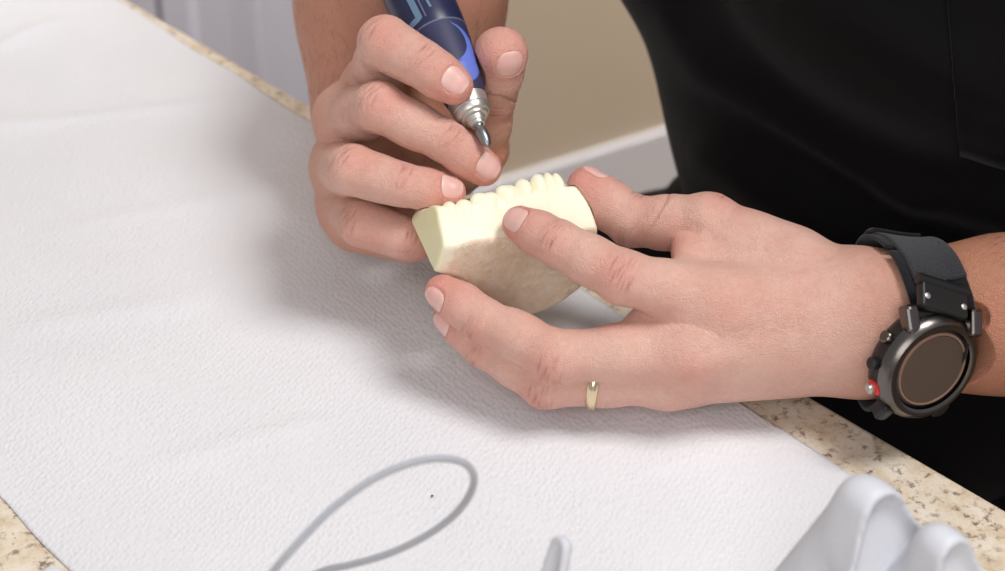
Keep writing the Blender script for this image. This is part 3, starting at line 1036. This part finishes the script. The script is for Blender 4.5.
wl('case', [(.0028, .0215), (.0040, .0232), (.0085, .0236), (.0115, .0228), (.0135, .0205), (.0142, .016), (.0142, .0)], M['caseblack'])
wl('bezel', [(-.0002, .0178), (-.0008, .0190), (-.0008, .0205), (.0004, .0220), (.0026, .0231), (.0044, .0234), (.0046, .0225)], M['case'], cap=False)
wl('inner_ring', [(.0008, .0140), (.0008, .0168), (.0014, .0180)], M['caseblack'], cap=False)
wl('copper_ring', [(.0008, .0150), (.0002, .0152), (.0002, .0160), (.0008, .0163)], M['lensring'], cap=False)
wl('display', [(.0004, .0), (.0004, .0149), (.0012, .0150)], M['lens'])
for sx in (-1, 1):
    for sy in (-1, 1):
        c = WC + WR_ * sx * .0142 + WU * sy * .0200 - WN * (.0012 if sx > 0 and sy > 0 else .0058)
        adopt(box('lug', c, (nrm(WR_ - WU * sx * sy * .12), nrm(WU * sy - WN * .6 + WR_ * sx * .1), nrm(WN + WU * sy * .6)), (.0030, .0058 if sy > 0 else .0042, .0034), M['case' if sy > 0 else 'caseblack'], None, .0018), watch)


def button(name, ang, mat, r=.0027, L=.0028, mat2=None):
    d_ = WR_ * math.cos(math.radians(ang)) + WU * math.sin(math.radians(ang))
    adopt(lathe(name, WC - WN * .0075 + d_ * .0228, d_, [(0, r * .9), (.0004, r), (L, r), (L + .0005, r * .8)], mat, None, 28, up=WN), watch)
    return d_


button('button', 152, M['case']); button('button', 180, M['caseblack'])
d_ = button('button', 207, M['steel'], .0022, .0030)
adopt(lathe('red_collar', WC - WN * .0070 + d_ * .0226, d_, [(0, .0036), (.0010, .0036), (.0013, .0033), (.0013, .0024)], M['red'], None, 28, up=WN), watch)
for ang in (-8,): button('button', ang, M['case'])

# strap: follows the wrist in a slanted plane
bc = J(905, 320, LD + .008); bN = nrm(tv(.97, .10, -.10)); b1 = nrm(tv(0, .0, 1) - bN * (tv(0, 0, 1) @ bN)); b2 = np.cross(bN, b1); b2 = b2 if b2[1] > 0 else -b2


def arm_ev(p): return smin(LA.ev(p), LP.ev(p), .02)


def strap_pts(angs, ws, off):
    """angles in degrees from the viewer's side upwards"""
    A = np.radians(np.repeat(angs, len(ws))); W = np.tile(ws, len(angs))
    D = np.outer(np.cos(A), b1) + np.outer(np.sin(A), b2)
    sh = np.interp(np.degrees(A) % 360, [0, 10, 45, 90, 180, 280, 330, 360], [5.5, 6, 3.5, -1.5, -4, -8, 2, 5.5]) * mm
    O = bc + np.outer(W + sh, bN)
    r = march(arm_ev, O, D, .05)
    P = O + D * (r + off)[:, None]
    P = P.reshape(len(angs), len(ws), 3)
    return P


def sheet(name, P, mat, thick, parent, closed=False, bevel_w=.0004):
    a, b = P.shape[:2]; F = []
    for i in range(a if closed else a - 1):
        for j in range(b - 1):
            F.append((i * b + j, i * b + j + 1, ((i + 1) % a) * b + j + 1, ((i + 1) % a) * b + j))
    o = mesh(name, c2w(P.reshape(-1, 3)), F, mat)
    nn = mesh_normals(o); v = (P.reshape(-1, 3) - bc) @ M3
    if np.einsum('ij,ij->', nn, v) < 0: o.data.flip_normals()
    md = o.modifiers.new('thick', 'SOLIDIFY'); md.thickness = thick; md.offset = 1
    bevel(o, bevel_w, 2)
    return adopt(o, parent)


angs = np.arange(-300, 4, 5.0); ws = np.linspace(-.0125, .0125, 11)
st = sheet('strap', strap_pts(angs, ws, .0013), M['strap'], .0016, watch)
vel = sheet('strap_overlap', strap_pts(np.arange(26, 118, 4.0), np.linspace(-.0085, .0125, 11), .0026), M['velcro'], .0016, watch)
st2 = sheet('strap', strap_pts(np.arange(4, 60, 4.0), ws, .0013), M['strap'], .0014, watch)
tab = sheet('pull_tab', strap_pts(np.arange(84, 112, 4.0), np.linspace(-.0095, .0100, 9), .0046), M['strap'], .0013, watch)
adA = strap_pts(np.array([22.0, 30.0]), np.array([-.0105, .0105]), .003); lt = WC + WU * .0215 - WN * .0060
at_ = c2w(adA[0].mean(0)); ac = .5 * (lt + at_); au = nrm(at_ - lt); ac = ac + viewer * .0042
aw = nrm(WR_ - au * (WR_ @ au)); an = np.cross(aw, au); an = an if an @ viewer > 0 else -an
adopt(box('strap_adapter', ac + an * .0008, (aw, au, an), (.0112, .0056, .0022), M['caseblack'], None, .0012), watch)
for sx in (-1, 1):
    adopt(lathe('screw', ac + an * .0028 + aw * sx * .0088 - au * .001, an, [(0, .0013), (.0005, .0013), (.0007, .001)], M['steel'], None, 20), watch)
kb = ac + au * .0066 + an * .0012
adopt(lathe('crossbar', kb - aw * .0122, aw, [(0, .0018), (.0004, .0023), (.0240, .0023), (.0244, .0018)], M['caseblack'], None, 24), watch)
adopt(lathe('spring_bar', WC + WU * .0225 - WN * .0055 - WR_ * .0125, WR_, [(0, .0014), (.025, .0014)], M['caseblack'], None, 20), watch)

# ------------------------------------------------------------------ clothes
flank = [cone((834, 360, 1.06, 52), (832, 190, 1.075, 54)), cone((832, 190, 1.075, 54), (868, 105, 1.06, 68)), cone((868, 105, 1.06, 68), (742, -90, 1.03, 76)),
         cone((900, 330, 1.05, 100), (900, 120, 1.03, 110)), cone((900, 120, 1.03, 110), (860, -120, 1.0, 110)), cone((1060, 300, 1.0, 100), (1060, 60, .98, 110)),
         cone((1060, 60, .98, 105), (1010, -140, .97, 105))]
SH = Limb(flank + [(shR, shR + .55 * (elR - shR), .064, .066), (shL, shL + .55 * (elL - shL), .064, .066), (shR, shL, .068, .068)], .03)
ZW = w2c([0, 0, 1.0]) - w2c([0, 0, 0]); Z0 = w2c([0, 0, 0])


def shirt_sdf(p, c=None, R=None):
    d = SH.ev(p)
    d = smin(d, TB.ev(p) - .010, .015)
    z = (p - Z0) @ ZW
    d = smax(d, -.16 - z, .01)
    d = smax(d, z - .50, .01)
    d = np.maximum(d, -(smin(RA.ev(p), LA.ev(p), .001) - .004))
    # stands clear of the counter edge
    return np.maximum(d, .012 - (p - EDGE0) @ EDGEN)




def cloth(name, f, lo, hi, h, mat, folds):
    p, F = nets(f, *box_axes(lo, hi, h), 16, 3, 1.4)
    w = c2w(p)
    if not outward(w - w.mean(0), F): F = F[:, ::-1]
    o = mesh(name, w, F, mat, person)
    n = mesh_normals(o)
    w2 = w + n * folds(p, n)[:, None]
    o.data.vertices.foreach_set('co', np.asarray(w2, np.float32).ravel()); o.data.update()
    return o


def line_dist(p, a, b):
    """distance across a slanted line given by two pixels at the cloth's depth (metres), and place along it"""
    A, B = J(*a), J(*b); t = nrm((B - A)[:2]); q = p[:, :2] - A[:2]
    return q @ np.array([-t[1], t[0]]), q @ t / np.linalg.norm((B - A)[:2])


FOLDS = [((650, 0, 1.0), (1010, 205, 1.0), .020, .020), ((690, 150, 1.0), (880, 262, 1.0), .016, .014), ((800, 20, .97), (960, 120, .97), .006, .008),
         ((690, 70, 1.0), (860, 180, 1.0), .010, .011), ((760, 10, 1.0), (900, 100, 1.0), .010, .016), ((880, 190, 1.0), (1010, 236, 1.0), .012, .012)]


def shirt_folds(p, n):
    h = np.zeros(len(p)); fr = np.clip(-(n @ M3.T)[:, 2] * 1.5, 0, 1)
    for a, b, amp, wd in FOLDS:
        d, t = line_dist(p, a, b)
        h += amp * np.exp(-(d / wd) ** 2) * np.clip(np.minimum(t + .25, 1.3 - t) * 3, 0, 1) * fr
    d, t = line_dist(p, (770, 8, .98), (1010, 172, .98))            # sewn seam
    h -= .0022 * np.exp(-(d / .0035) ** 2) * fr
    return h + .003 * np.sin(p[:, 0] * 40 + p[:, 1] * 25) * np.sin(p[:, 1] * 30 + 1)


shirt = cloth('shirt', shirt_sdf, w2c([.2, .2, .2]) - np.array([.36, .45, .48]), w2c([.2, .2, .2]) + np.array([.5, .45, .42]), .0060, M['shirt'], shirt_folds)
shirt['label'] = 'black short-sleeved work top'


def trouser_sdf(p, c=None, R=None):
    d = TB.ev(p) - .013
    z = (p - Z0) @ ZW
    d = smax(d, z - .02, .006); d = smax(d, -.80 - z, .006)
    # lap folds above the thighs
    d = smin(d, rcone(p, w2c([.215, .285, -.10]), w2c([.34, .13, -.10]), .07, .10), .05)
    d = smax(d, z - .02, .006)
    return np.maximum(d, .015 - (p - EDGE0) @ EDGEN)


def trouser_folds(p, n):
    w = c2w(p); a = w @ np.array([.684, -.729, 0])
    return .006 * np.sin(w[:, 2] * 95 + 3 * np.sin(a * 14)) * np.clip(1 + w[:, 2] * 2.5, 0, 1) + .002 * np.sin(w[:, 2] * 210 + a * 30)


lo = np.array([w2c(c_) for c_ in ([-.02, -.1, .05], [.5, .5, .05], [-.02, .5, -.9], [.5, -.1, -.9], [-.02, -.1, -.9], [.5, .5, -.9])])
trousers = cloth('trousers', trouser_sdf, lo.min(0) - .05, lo.max(0) + .05, .0080, M['trouser'], trouser_folds)
trousers['label'] = 'black trousers'
for ank, toe in (([.165, .385], [.06, .285]), ([.365, .17], [.26, .07])):
    a_, t_ = w2c([*ank, -.862]), w2c([*toe, -.872])
    LB = Limb([(a_, t_, .038, .027), (a_ + ZW * .03, a_ + ZW * .05, .045, .046), (w2c([*ank, -.882]), w2c([*toe, -.882]), .038, .034)], .02)
    o, _ = sdf_mesh('shoe', lambda p, c=None, R=None, LB=LB: np.maximum(LB.ev(p), -.899 - (p - Z0) @ ZW), np.minimum(a_, t_) - .11, np.maximum(a_, t_) + .11, .006, M['shoe'], person)

# patch pocket on the top: rides on the cloth
from mathutils.bvhtree import BVHTree
sb = BVHTree.FromPolygons([tuple(v.co) for v in shirt.data.vertices], [tuple(f.vertices) for f in shirt.data.polygons])


def on_cloth(px, py):
    r = nrm(J(px, py, 1.0) @ M3); h = sb.ray_cast(Vector(CAM), Vector(r))
    return np.array(h[0]), np.array(h[1])


NX, NY = 24, 30; V = []; F = []
for j in range(NY):
    for i in range(NX):
        u, v = i / (NX - 1), j / (NY - 1)
        px = 944 + 17 * v + u * 190; py = -60 + v * (212 + 0) + u * v * 62
        h, n = on_cloth(px, py)
        e = min(u, 1 - u, v, 1 - v)
        V.append(h + n * (.0016 + .0007 * math.exp(-(e / .02) ** 2) - .0008 * math.exp(-((e - .045) / .012) ** 2)))
for j in range(NY - 1):
    for i in range(NX - 1): F.append((j * NX + i, j * NX + i + 1, (j + 1) * NX + i + 1, (j + 1) * NX + i))
pk = mesh('pocket', V, F, M['shirt'], person)
if (mesh_normals(pk) @ nrm(CAM - V[0])).mean() < 0: pk.data.flip_normals()
md = pk.modifiers.new('thick', 'SOLIDIFY'); md.thickness = .002; md.offset = -1

# ------------------------------------------------------------------ counter, paper
TH = .034
CD = [e0w - edir * .55, e1w + edir * .75]; near_off = -ein * .78
V = []
for z in (-TH, 0):
    for p_ in (CD[0], CD[1], CD[1] + near_off, CD[0] + near_off): V.append([p_[0], p_[1], z])
counter = mesh('countertop', V, [(3, 2, 1, 0), (4, 5, 6, 7), (0, 1, 5, 4), (1, 2, 6, 5), (2, 3, 7, 6), (3, 0, 4, 7)], M['granite'], smooth=False)
bevel(counter, .003, 4)
tag(counter, 'beige speckled granite countertop under the white paper', 'countertop')
mid = .5 * (CD[0] + CD[1]) + near_off * .5
cb = box('counter_base', [mid[0], mid[1], (-.9 - TH) / 2], (edir, ein, np.array([0, 0, 1.0])), (np.linalg.norm(CD[1] - CD[0]) / 2 - .03, .78 / 2 - .06, (.9 - TH) / 2), M['cabinet'])
cb['kind'] = 'structure'

far = np.array([on_z(x, y) for x, y in ((-160, -165), (40, -51), (124, 4), (157, 25), (191, 49), (219, 65), (244, 80), (273, 100), (330, 135), (420, 191), (560, 276), (680, 358), (738, 402), (830, 462), (985, 571), (1110, 660))])
nearp = np.array([on_z(x, y) for x, y in ((-560, -80), (-300, 196), (-120, 378), (0, 497), (14, 512), (40, 542), (72, 573), (100, 602), (170, 672), (260, 766))])


def resample(P, n):
    P = catmull(P, 16); s = np.r_[0, np.cumsum(np.linalg.norm(np.diff(P, axis=0), axis=1))]
    t = np.linspace(0, s[-1], n); return np.stack([np.interp(t, s, P[:, k]) for k in range(3)], -1)


NA, NB = 300, 180
Fa, Nb = resample(far, NA), resample(nearp, NA)
g = np.linspace(0, 1, NB)[None, :, None]
G = Fa[:, None, :] * (1 - g) + Nb[:, None, :] * g
X, Y = G[..., 0], G[..., 1]
z = .0012 + .0006 * np.sin(X * 31 + 2 * np.sin(Y * 17)) * np.sin(Y * 27 + 1.3) + .0004 * np.sin((X + Y) * 70 + 3 * np.sin(X * 20))
for (a, b_, amp, wd) in (((-40, 132), (215, 104), .0014, .006), ((-30, 60), (60, 22), .0022, .006), ((60, 230), (330, 180), .0009, .007), ((150, 470), (330, 420), .0009, .006), ((20, 330), (210, 300), .0010, .008),
                         ((640, 470), (760, 440), .0006, .006)):
    A, B = on_z(*a)[:2], on_z(*b_)[:2]; t = nrm(B - A); L_ = np.linalg.norm(B - A)
    qx, qy = X - A[0], Y - A[1]; dd = -qx * t[1] + qy * t[0]; tt = (qx * t[0] + qy * t[1]) / L_
    z += amp * np.exp(-(dd / wd) ** 2) * np.clip(np.minimum(tt + .1, 1.1 - tt) * 4, 0, 1)
hx = np.array([PW(560, 400, .85)[:2], PW(700, 400, .84)[:2]])
z = np.minimum(z, .0036); e_ = np.minimum(g[0, :, 0], 1 - g[0, :, 0]); z = .0008 + (z - .0008) * np.clip(e_ * 12, 0, 1)[None, :]
z = np.maximum(z, .0006); G[..., 2] = z
ii, jj = np.meshgrid(np.arange(NA - 1), np.arange(NB - 1), indexing='ij')
F = np.stack([ii * NB + jj, ii * NB + jj + 1, (ii + 1) * NB + jj + 1, (ii + 1) * NB + jj], -1).reshape(-1, 4)
paper = mesh('paper_sheet', G.reshape(-1, 3), F, M['paper'])
if mesh_normals(paper)[:, 2].mean() < 0: paper.data.flip_normals()
md = paper.modifiers.new('thick', 'SOLIDIFY'); md.thickness = .0004; md.offset = -1
tag(paper, 'wide white embossed paper towelling spread over the granite countertop', 'paper sheet')
spk = on_z(432, 492, .004)
o = lathe('speck', spk - np.array([.0006, 0, .0022]), [1, .3, .0], [(0, .0001), (.0004, .0004), (.0008, .0004), (.0012, .0001)], M['caseblack'], None, 10)
tag(o, 'tiny dark speck lying on the white paper beside the grey cord loop', 'speck')

# ------------------------------------------------------------------ grey holders and cord in front
def rc2(a, b, L_, r1, r2):
    p2 = np.stack([a, b, np.zeros_like(a)], -1)
    return rcone(p2, np.zeros(3), np.array([0, -L_, 0]), r1, r2)


def lug(name, apex, nrm_t, up_t, r1, r2, L_, half, dish, wedge=None):
    n = nrm(tv(*nrm_t)); u = tv(*up_t); u = nrm(u - n * (u @ n)); s = np.cross(u, n); s = s if s[0] > 0 else -s
    c = apex - u * r1
    def f(p, c_=None, R=None):
        q = p - c; a, b, t = q @ s, q @ u, q @ n
        d = smax(rc2(a, b, L_, r1, r2), np.abs(t + half) - half, .004)
        if wedge:
            d = smin(d, rcone(p, *wedge), .010)
        if dish:
            d = smax(d, -smax(rc2(a, b, L_, r1 - dish[0], r2 - dish[0]), -(t + dish[1] - .05 * (b - r1)), .005), .0020)
        return smax(d, .0012 - (p - Z0) @ ZW, .001)
    ext = np.array([L_ + r2 + r1] * 3) * 1.15
    o, _ = sdf_mesh(name, f, np.maximum(c - ext, -9), c + ext, .0012, M['greyplastic'], None, 3)
    return o


holder = empty('instrument_cradle', on_z(900, 760), 'grey plastic holder with two scooped lobes at the edge of the paper', 'instrument holder')
zup = (0, .819, .574)
for apx, r1, r2, L_, wedge in (((884, 494, .665), .0090, .0310, .050, ((862, 499, .674, 7.6), (806, 596, .703, 14.0))), ((957, 542, .650), .0075, .0230, .048, ((936, 541, .658, 5.2), (888, 604, .685, 8.0)))):
    adopt(lug('lobe', J(*apx), (.42, -.10, .88), (-.06, .86, .5), r1, r2, L_, .0062, (.0016, .0045), cone(*wedge)), holder)
hb = .5 * (PW(905, 720, .66) + PW(838, 664, .69))
adopt(box('foot', [hb[0], hb[1], .012], (edir, ein, np.array([0, 0, 1.0])), (.050, .036, .0115), M['greyplastic'], None, .004), holder)
peg = lug('instrument_rest', J(556, 536, .668), (-.74, .05, .66), (-.16, .86, .5), .0044, .0150, .101, .0034, (.0014, .0030))
tag(peg, 'small grey plastic upright prong in front, beside the cord loop', 'instrument holder')
peg2 = lug('instrument_rest', J(50, 566, .668), (.2, .2, .95), (.0, .86, .5), .0060, .0185, .090, .0034, (.0016, .0030))
tag(peg2, 'grey plastic tip just showing at the corner by the granite', 'instrument holder')

cpx = [(172, 830, .658), (188, 735, .668), (225, 635, .652), (272, 573, .645), (300, 541, .645), (332, 509, .648), (370, 481, .652), (408, 464, .656), (440, 458.5, .66), (464, 463, .663), (474, 477, .666), (469, 496, .67), (452, 517, .674),
       (424, 537, .678), (388, 554, .682), (350, 565, .686), (318, 573, .69), (262, 604, .698), (212, 690, .700), (196, 790, .668)]
cp = catmull([on_z(150, 960, .0016), on_z(162, 900, .0016), *[PW(*q) for q in cpx], on_z(200, 860, .0016), on_z(215, 930, .0016)], 10)
cp[:, 2] = np.maximum(cp[:, 2], .0014)
cord = tube('tool_cord', cp, .00125, M['greycable'])
tag(cord, 'thin grey cord looping over the white paper in front', 'cord')

# ------------------------------------------------------------------ room
def struct(o): o['kind'] = 'structure'; return o


zz = np.array([0, 0, 1.0])
W0 = on_z(500, 178, -.80); W1 = on_z(680, 122, -.80); wd_ = nrm(W1 - W0); wn_ = np.array([wd_[1], -wd_[0], 0]); wn_ = wn_ if wn_[1] < 0 else -wn_
struct(box('floor', [.3, .6, -.95], np.eye(3), (4, 4, .05), M['floor']))
struct(box('wall_back', np.array([W0[0], W0[1], .35]) - wn_ * .06, (wd_, wn_, zz), (2.2, .06, 1.25), M['wall']))
struct(box('baseboard_back', np.array([W0[0], W0[1], -.85]) + wn_ * .005, (wd_, wn_, zz), (2.2, .005, .05), M['white'], None, .002))


def wall_t(px, py, off):
    """place along the wall of a line of sight at a given offset from the wall"""
    r = J(px, py, 1.0) @ M3; p0 = W0 + wn_ * off; k = ((p0 - CAM) @ wn_) / (r @ wn_); return (CAM + r * k - p0) @ wd_


OFF = .36
tt = lambda px: wall_t(px, 40, OFF)
cab = empty('base_cabinet', W0 + wd_ * tt(250) + wn_ * .2 - np.array([0, 0, .1]), 'grey-white panelled cabinet behind the far end of the counter', 'cabinet')
tl, tr_ = tt(-420), tt(400)
cc = W0 + wd_ * (tl + tr_) / 2 + wn_ * (OFF / 2 - .01)
adopt(box('carcass', [cc[0], cc[1], -.47], (wd_, wn_, zz), ((tr_ - tl) / 2, OFF / 2 - .014, .42), M['cabinet']), cab)


def door(t0, t1, prof):
    """a moulded door: profile of (place along, depth) drawn up from the floor"""
    V = []; F = []; n = len(prof)
    for z_ in (-.88, -.07):
        for t, d in prof: V.append(W0[:2].tolist() + [0]); V[-1] = list((W0 + wd_ * t + wn_ * (OFF + d))[:2]) + [z_]
    for i in range(n - 1): F.append((i, i + 1, n + i + 1, n + i))
    o = mesh('door', V, F, M['cabinet'], smooth=False)
    md = o.modifiers.new('thick', 'SOLIDIFY'); md.thickness = .012
    if (mesh_normals(o) @ wn_).mean() > 0: md.offset = -1
    else: md.offset = 1
    return adopt(o, cab)


door(0, 0, [(tt(163.5), -.012), (tt(164), .004), (tt(188), .004), (tt(195), .012), (tt(221), .012), (tt(227), .004), (tt(233), .004), (tt(254), .008), (tt(256), .012), (tt(340), .012), (tt(360), .004), (tt(398), .004)])
door(0, 0, [(tt(-410), .004), (tt(-300), .004), (tt(-290), .010), (tt(60), .010), (tt(70), .004), (tt(158.5), .004), (tt(159), -.012)])

# ------------------------------------------------------------------ light
def area(name, loc, target, size, energy, col=(1, 1, 1)):
    l = bpy.data.lights.new(name, 'AREA'); l.shape = 'DISK'; l.size = size; l.energy = energy; l.color = col
    o = bpy.data.objects.new(name, l); o.location = loc; o.rotation_euler = (Vector(target) - Vector(loc)).to_track_quat('-Z', 'Y').to_euler(); COL.objects.link(o); return o


area('ceiling_lamp', (.62, -.12, 1.50), (.0, .0, .03), .60, 18.0, (1, .985, .975))
area('room_lamp', (-.15, -1.5, 1.0), (.05, .1, 0), 1.1, 11.5, (1, .985, .98))  # added fill from the viewer's side, standing in for bounced flash
fl = area('far_ceiling_lamp', (.0, 1.0, 1.5), (.15, 1.75, -.2), .6, 14, (1, .985, .97)); fl.data.spread = math.radians(75)  # added fill that brightens the back wall, not a fitting of the room
fl = area('side_lamp', (-1.1, .55, .95), (-.12, 1.25, -.45), .7, 5, (1, .985, .98)); fl.data.spread = math.radians(60)  # added fill aimed at the cabinet front to lift its tone
w = bpy.data.worlds.new('room_light'); S.world = w; w.use_nodes = True
w.node_tree.nodes['Background'].inputs[0].default_value = (.93, .94, 1, 1); w.node_tree.nodes['Background'].inputs[1].default_value = .38

# ------------------------------------------------------------------ camera
cd = bpy.data.cameras.new('camera'); cam = bpy.data.objects.new('camera', cd); COL.objects.link(cam)
cam.location = CAM; cam.rotation_euler = (math.pi / 2 - PITCH, 0, 0)
cd.sensor_fit = 'HORIZONTAL'; cd.sensor_width = 36; cd.lens = 36 * FPX / 1005
cd.dof.use_dof = True; cd.dof.focus_distance = .825; cd.dof.aperture_fstop = 9.0
cd.clip_start = .02
S.camera = cam
S.view_settings.view_transform = 'Standard'; S.view_settings.look = 'None'; S.view_settings.gamma = 1; S.view_settings.exposure = 0
S.view_settings.use_curve_mapping = False
try: S.cycles.use_denoising = True
except Exception: pass
